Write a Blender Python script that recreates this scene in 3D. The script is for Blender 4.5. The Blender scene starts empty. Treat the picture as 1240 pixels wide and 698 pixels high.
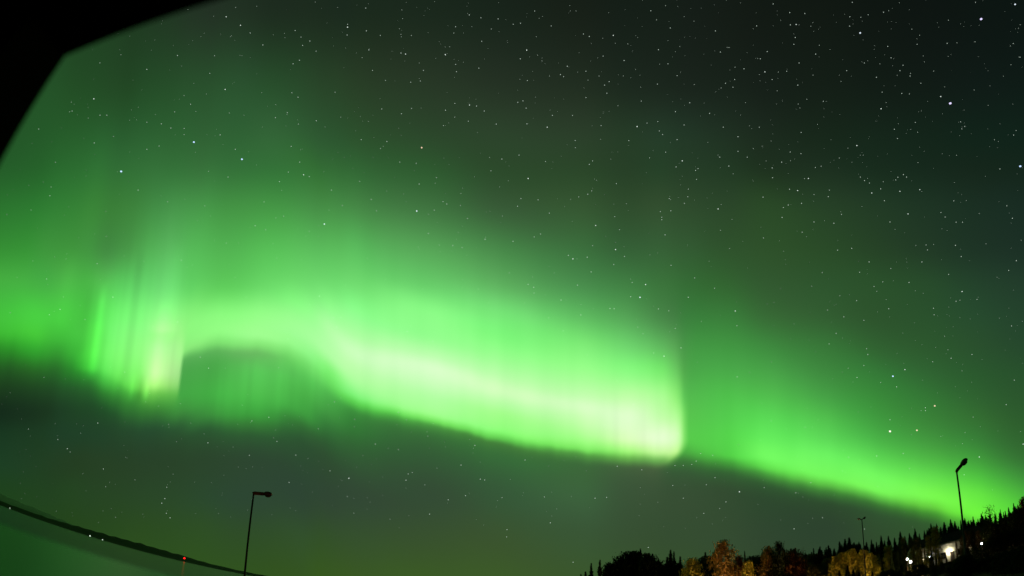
import bpy, bmesh, math, random
import numpy as np
from mathutils import Vector, Matrix, Euler

S = bpy.context.scene
C = S.collection
PI = math.pi

# ------------------------------------------------------------------ camera
CAMZ = 9.0
FPX, PITCH, ROLL = 750.0, math.radians(29.36), math.radians(2.0)
cp, sp, cr, sr = math.cos(PITCH), math.sin(PITCH), math.cos(ROLL), math.sin(ROLL)
cd = bpy.data.cameras.new('camera')
cam = bpy.data.objects.new('camera', cd); C.objects.link(cam); S.camera = cam
right = Vector((cr, -sr * sp, sr * cp)); up = Vector((-sr, -cr * sp, cr * cp)); fwd = Vector((0, cp, sp))
cam.matrix_world = Matrix(((right.x, up.x, -fwd.x, 0), (right.y, up.y, -fwd.y, 0), (right.z, up.z, -fwd.z, CAMZ), (0, 0, 0, 1)))
cd.type = 'PANO'
try:
    cd.panorama_type = 'FISHEYE_EQUISOLID'
    cd.fisheye_lens = 36.0 * FPX / 1240; cd.fisheye_fov = PI
except Exception:
    cd.cycles.panorama_type = 'FISHEYE_EQUISOLID'
    cd.cycles.fisheye_lens = 36.0 * FPX / 1240; cd.cycles.fisheye_fov = PI
cd.sensor_fit = 'HORIZONTAL'; cd.sensor_width = 36.0
cd.clip_start = 0.02; cd.clip_end = 40000
cd.lens = 21.8
cd.dof.use_dof = True; cd.dof.focus_distance = 900.0; cd.dof.aperture_fstop = 1.15

# ------------------------------------------------------------------ world (what little light comes from beyond the sky dome)
W = bpy.data.worlds.new('World'); S.world = W; W.use_nodes = True
bg = W.node_tree.nodes['Background']; bg.inputs[0].default_value = (0.004, 0.010, 0.006, 1); bg.inputs[1].default_value = 1.0
S.view_settings.view_transform = 'Standard'; S.view_settings.look = 'None'
S.view_settings.exposure = 0; S.view_settings.gamma = 1; S.view_settings.use_curve_mapping = False
S.cycles.use_denoising = True
S.cycles.sample_clamp_indirect = 1.5
S.cycles.max_bounces = 4; S.cycles.diffuse_bounces = 2; S.cycles.glossy_bounces = 2
S.cycles.transparent_max_bounces = 12

# ------------------------------------------------------------------ direction chart (sky chart positions <-> directions)
def chart_dir(x, y):
    x = np.asarray(x, float) - 620.; y = 349. - np.asarray(y, float)
    r = np.hypot(x, y) + 1e-9; t = 2 * np.arcsin(np.clip(r / 2 / FPX, -1, 1))
    cx, cy, cf = np.sin(t) * x / r, np.sin(t) * y / r, np.cos(t)
    X = cx * cr - cy * sr; U = cx * sr + cy * cr
    return np.stack([X, cf * cp - U * sp, U * cp + cf * sp], -1)

def dir_chart(d):
    X, Y, Z = d[..., 0], d[..., 1], d[..., 2]
    U = Z * cp - Y * sp; F = Z * sp + Y * cp
    x = X * cr + U * sr; y = -X * sr + U * cr
    n = np.hypot(x, y) + 1e-9; t = np.arctan2(n, F); r = 2 * FPX * np.sin(t / 2)
    return 620 + x / n * r, 349 - y / n * r

def azel(x, y):
    d = chart_dir(x, y); return math.atan2(d[0], d[1]), math.asin(d[2])

def at(x, y, D):
    """world point seen at chart position x, y at horizontal distance D"""
    a, e = azel(x, y)
    return Vector((math.sin(a) * D, math.cos(a) * D, CAMZ + D * math.tan(e)))

# ------------------------------------------------------------------ helpers
def mesh_obj(name, me, mat, parent=None):
    o = bpy.data.objects.new(name, me); C.objects.link(o)
    if mat and not me.materials: me.materials.append(mat)
    if parent: o.parent = parent
    return o

def bm_obj(name, bm, mat, parent=None, smooth=False):
    me = bpy.data.meshes.new(name); bm.to_mesh(me); bm.free()
    if smooth:
        me.polygons.foreach_set('use_smooth', [True] * len(me.polygons))
    return mesh_obj(name, me, mat, parent)

def tag(o, label=None, cat=None, group=None, kind=None):
    if label: o['label'] = label
    if cat: o['category'] = cat
    if group: o['group'] = group
    if kind: o['kind'] = kind
    return o

def empty(name, loc, rz=0):
    o = bpy.data.objects.new(name, None); C.objects.link(o)
    o.location = loc; o.rotation_euler = (0, 0, rz); o.empty_display_size = .3
    return o

def copy_tree(o, parent=None):
    c = o.copy(); C.objects.link(c); c.parent = parent
    for ch in [q for q in o.children]:
        copy_tree(ch, c)
    return c

def box(bm, lo, hi, bev=0):
    r = bmesh.ops.create_cube(bm, size=1)
    vs = r['verts']
    for v in vs:
        v.co = Vector([(lo[i] + hi[i]) / 2 + v.co[i] * (hi[i] - lo[i]) for i in range(3)])
    if bev:
        es = list({e for v in vs for e in v.link_edges})
        bmesh.ops.bevel(bm, geom=es, offset=bev, segments=2, affect='EDGES')

def tube(bm, pts, rad, n=8, cap=True):
    pts = [Vector(p) for p in pts]
    if not hasattr(rad, '__len__'): rad = [rad] * len(pts)
    rings = []
    for i, p in enumerate(pts):
        t = (pts[min(i + 1, len(pts) - 1)] - pts[max(i - 1, 0)]).normalized()
        a = t.cross(Vector((0, 0, 1)))
        if a.length < 1e-3: a = t.cross(Vector((0, 1, 0)))
        a.normalize(); b = t.cross(a)
        rings.append([bm.verts.new(p + (a * math.cos(2 * PI * k / n) + b * math.sin(2 * PI * k / n)) * rad[i]) for k in range(n)])
    for q, w in zip(rings, rings[1:]):
        for k in range(n):
            bm.faces.new((q[k], q[(k + 1) % n], w[(k + 1) % n], w[k]))
    if cap:
        bm.faces.new(rings[0][::-1]); bm.faces.new(rings[-1])

# ------------------------------------------------------------------ materials
def mat(name, col, rough=.8, noise=None, bump=None, spec=.3, metallic=0):
    """principled material whose colour varies through noise between col and noise[0]"""
    m = bpy.data.materials.new(name); m.use_nodes = True
    nt = m.node_tree; p = nt.nodes['Principled BSDF']
    p.inputs['Base Color'].default_value = (*col, 1); p.inputs['Roughness'].default_value = rough
    p.inputs['Specular IOR Level'].default_value = spec; p.inputs['Metallic'].default_value = metallic
    tc = nt.nodes.new('ShaderNodeTexCoord')
    if noise:
        c2, sc = noise
        n = nt.nodes.new('ShaderNodeTexNoise'); n.inputs['Scale'].default_value = sc; n.inputs['Detail'].default_value = 5
        nt.links.new(tc.outputs['Object'], n.inputs['Vector'])
        r = nt.nodes.new('ShaderNodeValToRGB'); r.color_ramp.elements[0].position = .35; r.color_ramp.elements[1].position = .65
        r.color_ramp.elements[0].color = (*col, 1); r.color_ramp.elements[1].color = (*c2, 1)
        nt.links.new(n.outputs['Fac'], r.inputs[0]); nt.links.new(r.outputs[0], p.inputs['Base Color'])
    if bump:
        sc, st = bump
        n = nt.nodes.new('ShaderNodeTexNoise'); n.inputs['Scale'].default_value = sc; n.inputs['Detail'].default_value = 6
        nt.links.new(tc.outputs['Object'], n.inputs['Vector'])
        b = nt.nodes.new('ShaderNodeBump'); b.inputs['Strength'].default_value = st
        nt.links.new(n.outputs['Fac'], b.inputs['Height']); nt.links.new(b.outputs[0], p.inputs['Normal'])
    return m

def emit(name, col, strength, attr=None, additive=False, sample=True):
    m = bpy.data.materials.new(name); m.use_nodes = True
    nt = m.node_tree; nt.nodes.clear()
    out = nt.nodes.new('ShaderNodeOutputMaterial'); e = nt.nodes.new('ShaderNodeEmission')
    e.inputs['Color'].default_value = (*col, 1); e.inputs['Strength'].default_value = strength
    if attr:
        a = nt.nodes.new('ShaderNodeAttribute'); a.attribute_name = attr
        nt.links.new(a.outputs['Color'], e.inputs['Color'])
    if additive:
        t = nt.nodes.new('ShaderNodeBsdfTransparent'); ad = nt.nodes.new('ShaderNodeAddShader')
        nt.links.new(e.outputs[0], ad.inputs[0]); nt.links.new(t.outputs[0], ad.inputs[1]); nt.links.new(ad.outputs[0], out.inputs[0])
    else:
        nt.links.new(e.outputs[0], out.inputs[0])
    if not sample:
        try: m.cycles.emission_sampling = 'NONE'
        except Exception: pass
    return m
# ---- night sky glow: measured colours of the sky, column by column of sky direction
def _pchip(xk, yk, x):
    """monotone cubic interpolation; yk has shape (n, ...)"""
    xk = np.asarray(xk, float); yk = np.asarray(yk, float)
    h = np.diff(xk); hs = h.reshape((-1,) + (1,) * (yk.ndim - 1))
    d = np.diff(yk, axis=0) / hs
    m = np.zeros_like(yk)
    if len(xk) > 2:
        a, b = d[:-1], d[1:]
        w1 = 2 * hs[1:] + hs[:-1]; w2 = hs[1:] + 2 * hs[:-1]
        with np.errstate(divide='ignore', invalid='ignore'):
            mm = (w1 + w2) / (w1 / a + w2 / b)
        m[1:-1] = np.where(a * b > 0, mm, 0)
    m[0] = d[0]; m[-1] = d[-1]
    x = np.clip(x, xk[0], xk[-1])
    i = np.clip(np.searchsorted(xk, x) - 1, 0, len(xk) - 2)
    t = (x - xk[i]) / h[i]
    t = t.reshape(t.shape + (1,) * (yk.ndim - 1)); H = hs[i]
    return ((2*t**3 - 3*t**2 + 1) * yk[i] + (t**3 - 2*t**2 + t) * H * m[i]
            + (-2*t**3 + 3*t**2) * yk[i+1] + (t**3 - t**2) * H * m[i+1])

# three curtains: (lower edge as x,y pairs), columns {x: [(y, r,g,b), ...]}
CURT = [
 ([(-260,425),(0,440),(50,450),(85,452),(112,457),(150,470),(182,480),(217,480)], {
  -260: "0 28,52,34 200 34,78,38 345 50,120,48 400 42,120,40 425 34,90,34 450 28,60,32 500 22,44,30 560 26,56,32 620 30,60,30 700 30,60,30",
  0: "-150 28,44,34 0 32,62,36 100 36,80,40 200 38,96,42 250 45,120,48 300 55,145,54 345 70,178,66 385 70,198,62 400 66,192,56 425 44,138,40 450 34,84,34 475 27,58,31 500 21,44,29 525 24,54,34 560 28,62,37 600 30,66,30 700 32,68,26",
  30: "-150 28,44,34 0 32,62,36 100 35,76,38 200 42,104,46 250 50,126,52 300 62,148,60 345 70,176,68 385 74,208,66 400 72,204,60 425 50,160,46 450 38,95,36 475 29,62,33 500 24,48,31 525 27,57,35 560 30,62,37 600 31,66,30 700 34,70,26",
  60: "-150 28,44,34 0 32,61,36 100 35,74,38 200 45,108,49 250 54,129,54 300 64,148,61 345 76,182,71 385 73,202,66 400 68,192,61 425 54,158,50 450 40,104,40 475 32,70,36 500 27,54,33 525 29,59,36 560 32,62,36 600 33,66,32 700 36,70,25",
  80: "-150 28,44,34 0 32,60,36 100 35,72,38 200 48,112,52 250 58,132,56 300 66,148,64 345 74,182,70 385 73,198,67 400 72,198,66 425 60,178,56 450 42,125,43 475 35,80,40 500 30,62,38 525 31,62,40 560 34,62,36 600 34,66,33 640 35,68,28 700 38,72,24",
  103: "-150 28,44,34 0 31,56,35 100 34,70,37 200 48,107,52 250 58,126,56 300 66,138,65 345 83,190,80 385 83,215,78 400 85,222,77 425 82,222,73 445 68,200,62 455 50,150,50 475 38,92,42 500 32,68,39 525 32,64,41 560 36,62,36 600 36,68,34 640 36,68,28 700 40,74,26",
  130: "-150 28,44,34 0 32,54,36 100 36,74,40 200 50,109,54 250 61,130,60 300 72,150,71 345 93,206,95 385 116,248,112 400 122,251,116 425 124,253,112 448 108,240,96 462 76,195,70 480 46,120,47 500 34,76,41 525 34,66,42 560 38,64,38 600 38,68,36 640 38,70,30 700 43,77,27",
  165: "-150 28,44,34 0 33,52,37 100 38,76,42 200 52,111,56 250 67,141,70 300 84,175,86 345 103,213,107 385 134,252,128 400 142,255,132 425 148,255,130 450 135,250,112 468 110,225,85 480 70,165,60 500 48,112,49 525 38,72,45 560 39,65,40 600 40,69,38 640 41,73,32 700 46,81,28",
  186: "-150 28,44,34 0 34,50,38 100 40,78,44 200 52,111,56 250 71,147,74 300 90,182,93 345 109,217,113 385 150,252,138 400 170,252,148 405 160,252,140 425 180,254,156 450 196,255,160 465 172,246,128 480 100,190,75 500 54,122,52 525 39,74,47 560 40,66,42 600 41,70,40 640 43,75,33 700 47,83,28",
  217: "-150 28,44,34 0 34,48,38 100 41,78,45 200 54,110,57 250 71,149,73 300 86,184,87 345 98,208,98 385 140,244,125 400 150,246,130 425 166,248,142 450 160,228,136 465 140,215,115 480 90,180,75 500 60,138,58 525 42,80,48 560 41,67,43 600 42,71,42 640 44,76,35 700 46,81,29",
 }),
 ([(217,440),(235,430),(262,424),(300,423),(335,428),(365,440),(392,462),(415,480),(450,496),(500,508),(548,520),(590,532),(620,539),(657,547),(725,556),(770,560),(829,562)], {
  217: "-150 28,44,34 0 34,48,38 100 41,78,45 200 54,110,57 250 71,149,73 300 86,184,87 345 98,208,98 385 136,244,122 400 142,248,126 425 140,235,122 440 86,172,84 455 74,165,74 480 68,165,68 500 62,140,61 525 42,80,48 560 41,67,43 600 42,71,42 640 44,76,35 700 46,81,29",
  260: "-150 28,44,34 0 32,47,36 100 42,80,47 200 52,110,56 250 68,146,68 300 82,177,81 345 95,203,91 385 142,252,128 400 148,254,132 415 128,228,114 428 92,178,88 445 76,170,75 475 70,176,70 500 62,150,62 525 44,86,49 560 43,69,46 600 43,72,47 640 46,78,38 700 48,83,29",
  310: "-150 28,42,33 0 29,43,33 100 40,76,44 170 51,102,55 200 52,112,56 250 69,149,69 300 87,188,86 345 106,216,103 385 152,255,138 405 160,255,144 417 135,232,120 430 104,188,96 450 90,198,88 475 80,190,78 500 63,162,63 515 54,122,54 530 46,88,50 560 45,70,50 600 45,70,52 650 47,77,40 700 49,83,30",
  370: "-150 27,40,32 0 28,42,32 100 40,68,42 170 47,91,50 200 51,107,52 250 70,142,70 300 91,187,91 345 113,221,111 380 150,255,142 405 166,255,154 425 148,250,138 442 115,222,106 460 88,196,85 480 74,176,72 500 64,158,64 520 50,104,52 540 45,80,50 600 46,69,53 650 50,80,44 700 52,84,32",
  400: "-150 27,39,32 0 27,41,32 100 40,65,41 170 45,86,48 200 50,102,52 250 70,140,70 300 91,186,91 345 113,221,112 380 154,255,147 405 184,255,170 430 180,255,165 450 130,244,118 465 105,220,96 480 78,178,76 500 65,150,65 520 52,115,55 540 47,88,50 560 47,76,50 600 48,70,53 650 51,80,42 700 55,88,31",
  430: "-150 26,38,31 0 27,41,31 100 40,61,40 170 45,82,46 200 49,98,51 250 69,134,69 300 90,185,92 345 113,220,112 380 144,255,142 405 172,255,160 428 203,255,188 445 190,255,172 460 175,255,158 478 130,245,122 488 90,205,80 500 60,140,60 520 52,118,54 545 50,95,52 600 50,72,54 650 53,80,46 700 57,88,34",
  520: "-150 24,34,28 0 26,39,30 100 39,55,40 170 44,73,45 200 46,86,47 250 63,114,63 300 86,162,86 345 105,205,106 380 140,252,135 405 146,254,140 428 184,255,170 446 216,255,200 462 203,255,187 480 178,255,162 500 160,255,140 508 120,230,98 516 72,148,64 530 56,108,56 560 52,88,54 600 52,76,54 650 56,81,47 700 59,90,37",
  610: "-150 22,30,26 0 24,35,28 100 36,49,38 170 44,68,45 200 44,72,44 250 55,89,54 300 71,133,72 345 94,175,94 380 118,228,118 405 125,246,122 430 150,255,140 455 184,255,167 474 210,255,188 490 184,255,164 502 164,255,140 522 142,255,120 532 100,205,82 540 66,125,58 560 55,105,57 600 54,88,56 650 58,84,48 700 60,90,40",
  700: "-150 18,26,22 0 23,31,25 100 33,45,35 170 43,64,44 200 43,69,43 250 53,86,50 300 60,111,61 345 74,142,77 380 94,184,95 420 128,238,120 450 156,255,141 478 192,255,172 492 212,255,192 506 198,255,175 530 162,255,135 543 125,232,98 551 80,150,66 565 60,105,58 600 60,98,60 650 57,86,53 700 58,86,44",
  760: "-150 17,25,21 0 21,30,25 100 28,40,32 170 38,60,41 200 39,63,41 250 47,76,46 300 53,95,54 345 65,127,67 380 82,158,83 420 110,212,108 450 138,250,128 480 190,255,166 505 222,255,202 530 218,255,188 545 170,250,130 556 100,170,76 568 66,96,60 600 58,84,56 650 55,80,51 700 56,84,44",
  800: "-150 16,24,20 0 21,30,25 100 27,38,31 170 37,60,43 200 38,64,42 250 50,78,48 300 54,95,54 345 60,116,60 380 71,133,71 420 98,186,95 450 124,236,112 480 174,255,150 505 198,255,172 530 230,255,208 547 200,250,160 558 110,175,85 570 70,94,61 600 58,82,55 650 54,78,50 700 55,82,44",
  818: "-150 16,24,20 0 21,30,25 100 26,37,30 170 36,58,42 200 38,62,42 250 48,76,47 300 53,92,52 345 58,113,58 380 66,125,66 420 88,165,84 450 106,202,96 480 142,238,118 505 178,252,150 530 212,255,186 547 195,250,150 558 115,180,85 570 70,92,61 600 58,82,55 650 54,78,50 700 55,82,44",
  829: "-150 16,24,20 0 21,29,25 100 26,36,30 170 35,56,41 200 37,60,41 250 47,74,46 300 52,90,51 345 56,109,56 380 61,124,62 420 76,148,74 450 86,172,78 480 100,202,90 505 138,236,112 530 158,244,125 547 140,228,105 558 95,160,72 570 65,90,58 600 57,80,54 650 54,78,50 700 55,82,44",
 }),
 ([(829,560),(871,567),(930,576),(963,584),(1005,592),(1050,602),(1080,610),(1130,621),(1160,627),(1240,640),(1500,680)], {
  829: "-150 16,24,20 0 21,29,25 100 26,36,30 170 35,56,41 200 37,60,41 250 46,74,46 300 50,90,50 345 52,107,52 380 57,125,59 420 68,152,68 450 75,166,73 480 84,185,78 505 88,195,78 530 88,202,76 548 76,170,66 560 60,115,56 575 55,88,54 600 55,79,53 650 53,77,50 700 54,80,44",
  880: "-150 16,23,20 0 20,27,23 100 24,34,28 170 32,50,37 200 34,56,38 250 43,70,43 300 47,82,45 345 51,100,49 380 57,122,57 420 66,150,66 450 74,170,73 480 80,192,76 505 84,204,78 530 86,212,76 550 84,208,72 562 66,150,58 575 52,95,51 600 51,75,50 650 52,75,50 700 52,76,44",
  930: "-150 15,22,19 0 18,25,21 100 22,31,26 170 28,43,32 200 30,48,33 250 42,72,40 300 46,80,43 345 50,89,48 380 55,104,53 420 63,138,63 450 73,163,72 480 82,190,78 505 90,216,85 530 101,236,92 553 116,252,98 566 100,225,80 576 70,150,60 590 49,86,49 610 46,72,48 650 48,70,49 700 50,72,44",
  1000: "-150 13,20,18 0 17,24,20 100 20,30,24 170 24,40,29 200 28,46,33 250 38,64,40 300 42,74,41 345 46,84,46 380 50,92,49 420 56,118,56 450 62,136,62 480 70,160,69 505 80,188,76 530 92,214,86 555 110,244,96 575 116,248,92 586 96,200,72 596 62,125,54 612 46,74,47 640 45,67,48 700 48,70,44",
  1060: "-150 12,19,17 0 15,22,19 100 18,28,23 170 22,39,29 200 24,43,31 250 34,58,39 300 38,66,40 345 43,80,44 380 45,83,45 420 49,98,49 450 53,120,55 480 58,138,58 505 64,154,63 530 74,178,71 555 94,216,83 580 118,250,94 592 122,250,90 602 90,185,68 612 56,110,50 625 48,80,48 700 48,70,44",
  1120: "-150 12,19,17 0 14,21,19 100 17,27,23 170 20,37,28 200 22,40,30 250 30,52,38 300 34,58,40 345 40,75,44 380 42,80,45 420 45,88,46 450 48,100,50 480 52,118,53 505 58,130,56 530 66,150,62 555 80,184,70 580 104,228,80 600 122,250,82 612 104,210,66 622 66,140,50 636 50,88,46 700 48,74,44",
  1180: "-150 12,19,17 0 13,21,19 100 16,27,24 170 18,36,28 200 21,38,29 250 27,47,37 300 30,52,40 345 36,66,45 380 39,74,47 420 42,80,46 450 43,88,46 480 47,98,48 505 52,110,50 530 56,126,55 555 66,156,60 580 84,200,66 600 104,232,68 622 112,244,64 640 70,150,50 660 50,90,46 700 48,74,44",
  1240: "-150 11,18,17 0 12,20,19 100 15,27,24 170 17,35,28 200 20,37,29 250 25,44,37 300 28,48,40 345 34,60,45 380 36,66,46 420 38,72,46 450 40,80,45 480 43,86,45 505 45,92,45 530 48,100,47 555 53,114,51 580 64,148,58 600 76,180,60 622 86,205,58 640 70,150,50 700 48,80,44",
  1500: "-150 10,17,16 200 16,32,26 400 26,52,34 600 40,100,38 700 40,80,38",
 })]

def _parse(s):
    t = s.split(); ys = [float(v) for v in t[::2]]
    cs = [[float(q) for q in v.split(',')] for v in t[1::2]]
    return ys, cs

def _curtain(k, u, y):
    edge, cols = CURT[k]
    ex = [e[0] for e in edge]; ey = [e[1] for e in edge]
    V = np.arange(-1000., 500., 2.)
    xs = sorted(cols); tab = []
    for x in xs:
        ys, cs = _parse(cols[x])
        e = _pchip(ex, ey, np.array([float(x)]))[0]
        tab.append(_pchip(np.array(ys) - e, cs, V))
    tab = np.array(tab)                                    # columns, V, 3
    ug = np.arange(xs[0], xs[-1] + .5, 1.)
    full = _pchip(xs, tab, ug)
    v = y - _pchip(ex, ey, u.ravel()).reshape(u.shape)
    v = v + _ray_noise(u, 20 + k, 17., 4) * (2.4, 1.5, 1.0)[k] * np.exp(np.minimum(v, 0) / 90.)
    fu = np.clip((u - xs[0]), 0, len(ug) - 1.001); fv = np.clip((v - V[0]) / 2., 0, len(V) - 1.001)
    iu = fu.astype(int); iv = fv.astype(int); a = (fu - iu)[..., None]; b = (fv - iv)[..., None]
    return ((1-a)*(1-b)*full[iu, iv] + a*(1-b)*full[iu+1, iv] + (1-a)*b*full[iu, iv+1] + a*b*full[iu+1, iv+1])

def _fold(e, w): 
    t = np.clip(e / w + .5, 0, 1); return (t*t*(3 - 2*t))[..., None]

def _ray_noise(u, seed, lo, n):
    r = np.random.RandomState(seed); o = np.zeros_like(u)
    for i in range(n):
        wl = lo * (1.6 ** i); o += np.sin(u / wl * 2*np.pi + r.rand()*7 + 1.3*np.sin(u/(wl*2.7)*2*np.pi + r.rand()*7)) * (0.6 + .25 * i)
    return o / n

def glow(x, y):
    """sRGB 0-255 colour of the whole sky glow at chart position x, y"""
    x = np.asarray(x, float); y = np.asarray(y, float)
    sl = 0.165 * np.clip(1 - (x - 80) / 400., 0, 1)
    u = x - sl * (470 - y)
    a, b, c = (_curtain(k, u, y) for k in range(3))
    fx = 217 + 6 * np.clip((480 - y) / 60., -1, 1) * 0
    w1 = 4.5 + 24 * np.clip((425 - y) / 60., 0, 1) + 30 * np.clip((y - 478) / 30., 0, 1)
    T = a + (b - a) * _fold(u - fx, w1)
    w2 = 13 + 50 * np.clip((470 - y) / 150., 0, 1) + 20 * np.clip((y - 555) / 20., 0, 1)
    f2 = 829.5 - 16 * np.clip((y - 532) / 28., 0, 1.3) ** 2
    T = T + (c - T) * _fold(u - f2, w2)
    # fine rays of the folded curtain on the left and faint ones in the bright end
    env = np.exp(-((u - 150) / 62.) ** 2) * np.clip((y - 215) / 130., 0, 1) * np.clip((500 - y) / 30., 0, 1)
    T = T * (1 + env[..., None] * .02 * (_ray_noise(u, 3, 9., 4))[..., None])
    for (uc, s, amp, y0, y1) in [(108, 5.0, .12, 340, 456), (118, 4.0, -.03, 390, 456), (187, 8, .05, 360, 470), (150, 5, -.05, 300, 460), (196, 8, .04, 290, 410),
                                 (178, 3, .16, 455, 484), (160, 3, .10, 450, 482), (170, 3, -.10, 450, 484), (205, 3, -.03, 400, 475), (62, 9, .03, 300, 420), (90, 6, -.04, 340, 430)]:
        m = np.exp(-((u - uc) / s) ** 2) * np.clip((y - y0) / 25., 0, 1) * np.clip((y1 + 6 - y) / 12., 0, 1)
        T = T * (1 + amp * m[..., None])
    env = np.exp(-((u - 775) / 45.) ** 2) * np.clip((y - 470) / 60., 0, 1) * np.clip((566 - y) / 10., 0, 1)
    T = T * (1 + env[..., None] * .022 * _ray_noise(u, 9, 11., 3)[..., None])
    env = np.clip((u - 225) / 30., 0, 1) * np.clip((420 - u) / 40., 0, 1) * np.clip((y - 430) / 20., 0, 1) * np.clip((540 - y) / 50., 0, 1)
    T = T * (1 + env[..., None] * .03 * _ray_noise(u, 5, 14., 3)[..., None])
    # soft upright unevenness along the whole bright band
    env = np.clip((u - 380) / 60., 0, 1) * np.clip((1180 - u) / 200., 0, 1) * np.clip((T[..., 1] - 90) / 120., 0, 1)
    T = T * (1 + env[..., None] * np.array([.024, .010, .022]) * (_ray_noise(u, 31, 23., 4) + .5 * _ray_noise(u + .3 * y, 37, 60., 3))[..., None])
    dk = np.clip((90 - T[..., 1]) / 40., 0, 1)
    T[..., 2] *= 1 - .07 * dk
    return np.clip(T, 2, 255)

# ------------------------------------------------------------------ sky dome and the aurora curtains hanging in it
def srgb2lin(c):
    c = np.clip(c / 255., 0, 1)
    return np.where(c <= .04045, c / 12.92, ((c + .055) / 1.055) ** 2.4)

STEP = .16
az = np.radians(np.concatenate([np.arange(-180, -60, 3.), np.arange(-60, 60, STEP), np.arange(60, 180.1, 3.)]))
el = np.radians(np.concatenate([np.arange(-6, -1, 1.), np.arange(-1, 58, STEP), np.arange(58, 90, 2.), [89.9]]))
AZ, EL = np.meshgrid(az, el)                                # rows = elevation
DIR = np.stack([np.sin(AZ) * np.cos(EL), np.cos(AZ) * np.cos(EL), np.sin(EL)], -1)
CX, CY = dir_chart(DIR)
T = glow(np.clip(CX, -260, 1500), np.clip(CY, -150, 700))
back = np.clip((np.degrees(np.abs(AZ)) - 62) / 40., 0, 1)[..., None]
T = T + (np.array([16, 30, 22.]) - T) * back
G = T[..., 1:2]
CAP = 96.0
B = T * np.minimum(1, CAP / G)
Tl, Bl = srgb2lin(T), srgb2lin(B)
Dl = np.clip(Tl - Bl, 0, None)
nr, nc = AZ.shape
idx = np.arange(nr * nc).reshape(nr, nc)

def quad_mesh(name, verts, faces, cols):
    me = bpy.data.meshes.new(name)
    me.vertices.add(len(verts)); me.vertices.foreach_set('co', verts.astype(np.float32).ravel())
    nf = len(faces)
    me.loops.add(nf * 4); me.loops.foreach_set('vertex_index', faces.astype(np.int32).ravel())
    me.polygons.add(nf); me.polygons.foreach_set('loop_start', np.arange(0, nf * 4, 4, dtype=np.int32))
    try: me.polygons.foreach_set('loop_total', np.full(nf, 4, dtype=np.int32))
    except Exception: pass
    me.update(calc_edges=True); me.validate()
    if cols is not None:
        a = me.attributes.new('glow', 'FLOAT_COLOR', 'POINT')
        a.data.foreach_set('color', np.concatenate([cols, np.ones((len(cols), 1))], 1).astype(np.float32).ravel())
    return me

origin = np.array([0, 0, CAMZ])
F = np.stack([idx[:-1, :-1], idx[:-1, 1:], idx[1:, 1:], idx[1:, :-1]], -1).reshape(-1, 4)
sky = mesh_obj('sky', quad_mesh('sky', DIR.reshape(-1, 3) * 12000 + origin, F, Bl.reshape(-1, 3)), emit('night_sky', (1, 1, 1), 1, 'glow', sample=False))
tag(sky, kind='structure')
amat = emit('aurora_light', (1, 1, 1), 1, 'glow', additive=True, sample=False)
Dm = Dl.reshape(-1, 3)
lit = (Dm[F].max(axis=(1, 2)) > 1e-4) & (np.abs(np.degrees(AZ.ravel()[F])).max(1) < 66)
ux = CX - 0.165 * np.clip(1 - (CX - 80) / 400., 0, 1) * (470 - CY)
fu = ux.ravel()[F].mean(1)
for lo, hi, lab, R in [(-1e9, 217, 'pale green rayed aurora curtain of vertical streaks with a bright folded foot', 11000.),
                       (217, 829.5, 'broadest and brightest green aurora band, nearly white, ending in a sharp upright edge', 11000.),
                       (829.5, 1e9, 'lower green aurora band sloping down behind the forest hill', 11000.)]:
    f = F[lit & (fu >= lo) & (fu < hi)]
    u, inv = np.unique(f, return_inverse=True)
    me = quad_mesh('aurora_curtain', DIR.reshape(-1, 3)[u] * R + origin, inv.reshape(-1, 4), Dm[u])
    tag(mesh_obj('aurora_curtain', me, amat), lab, 'aurora', 'aurora curtains across the sky')

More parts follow.
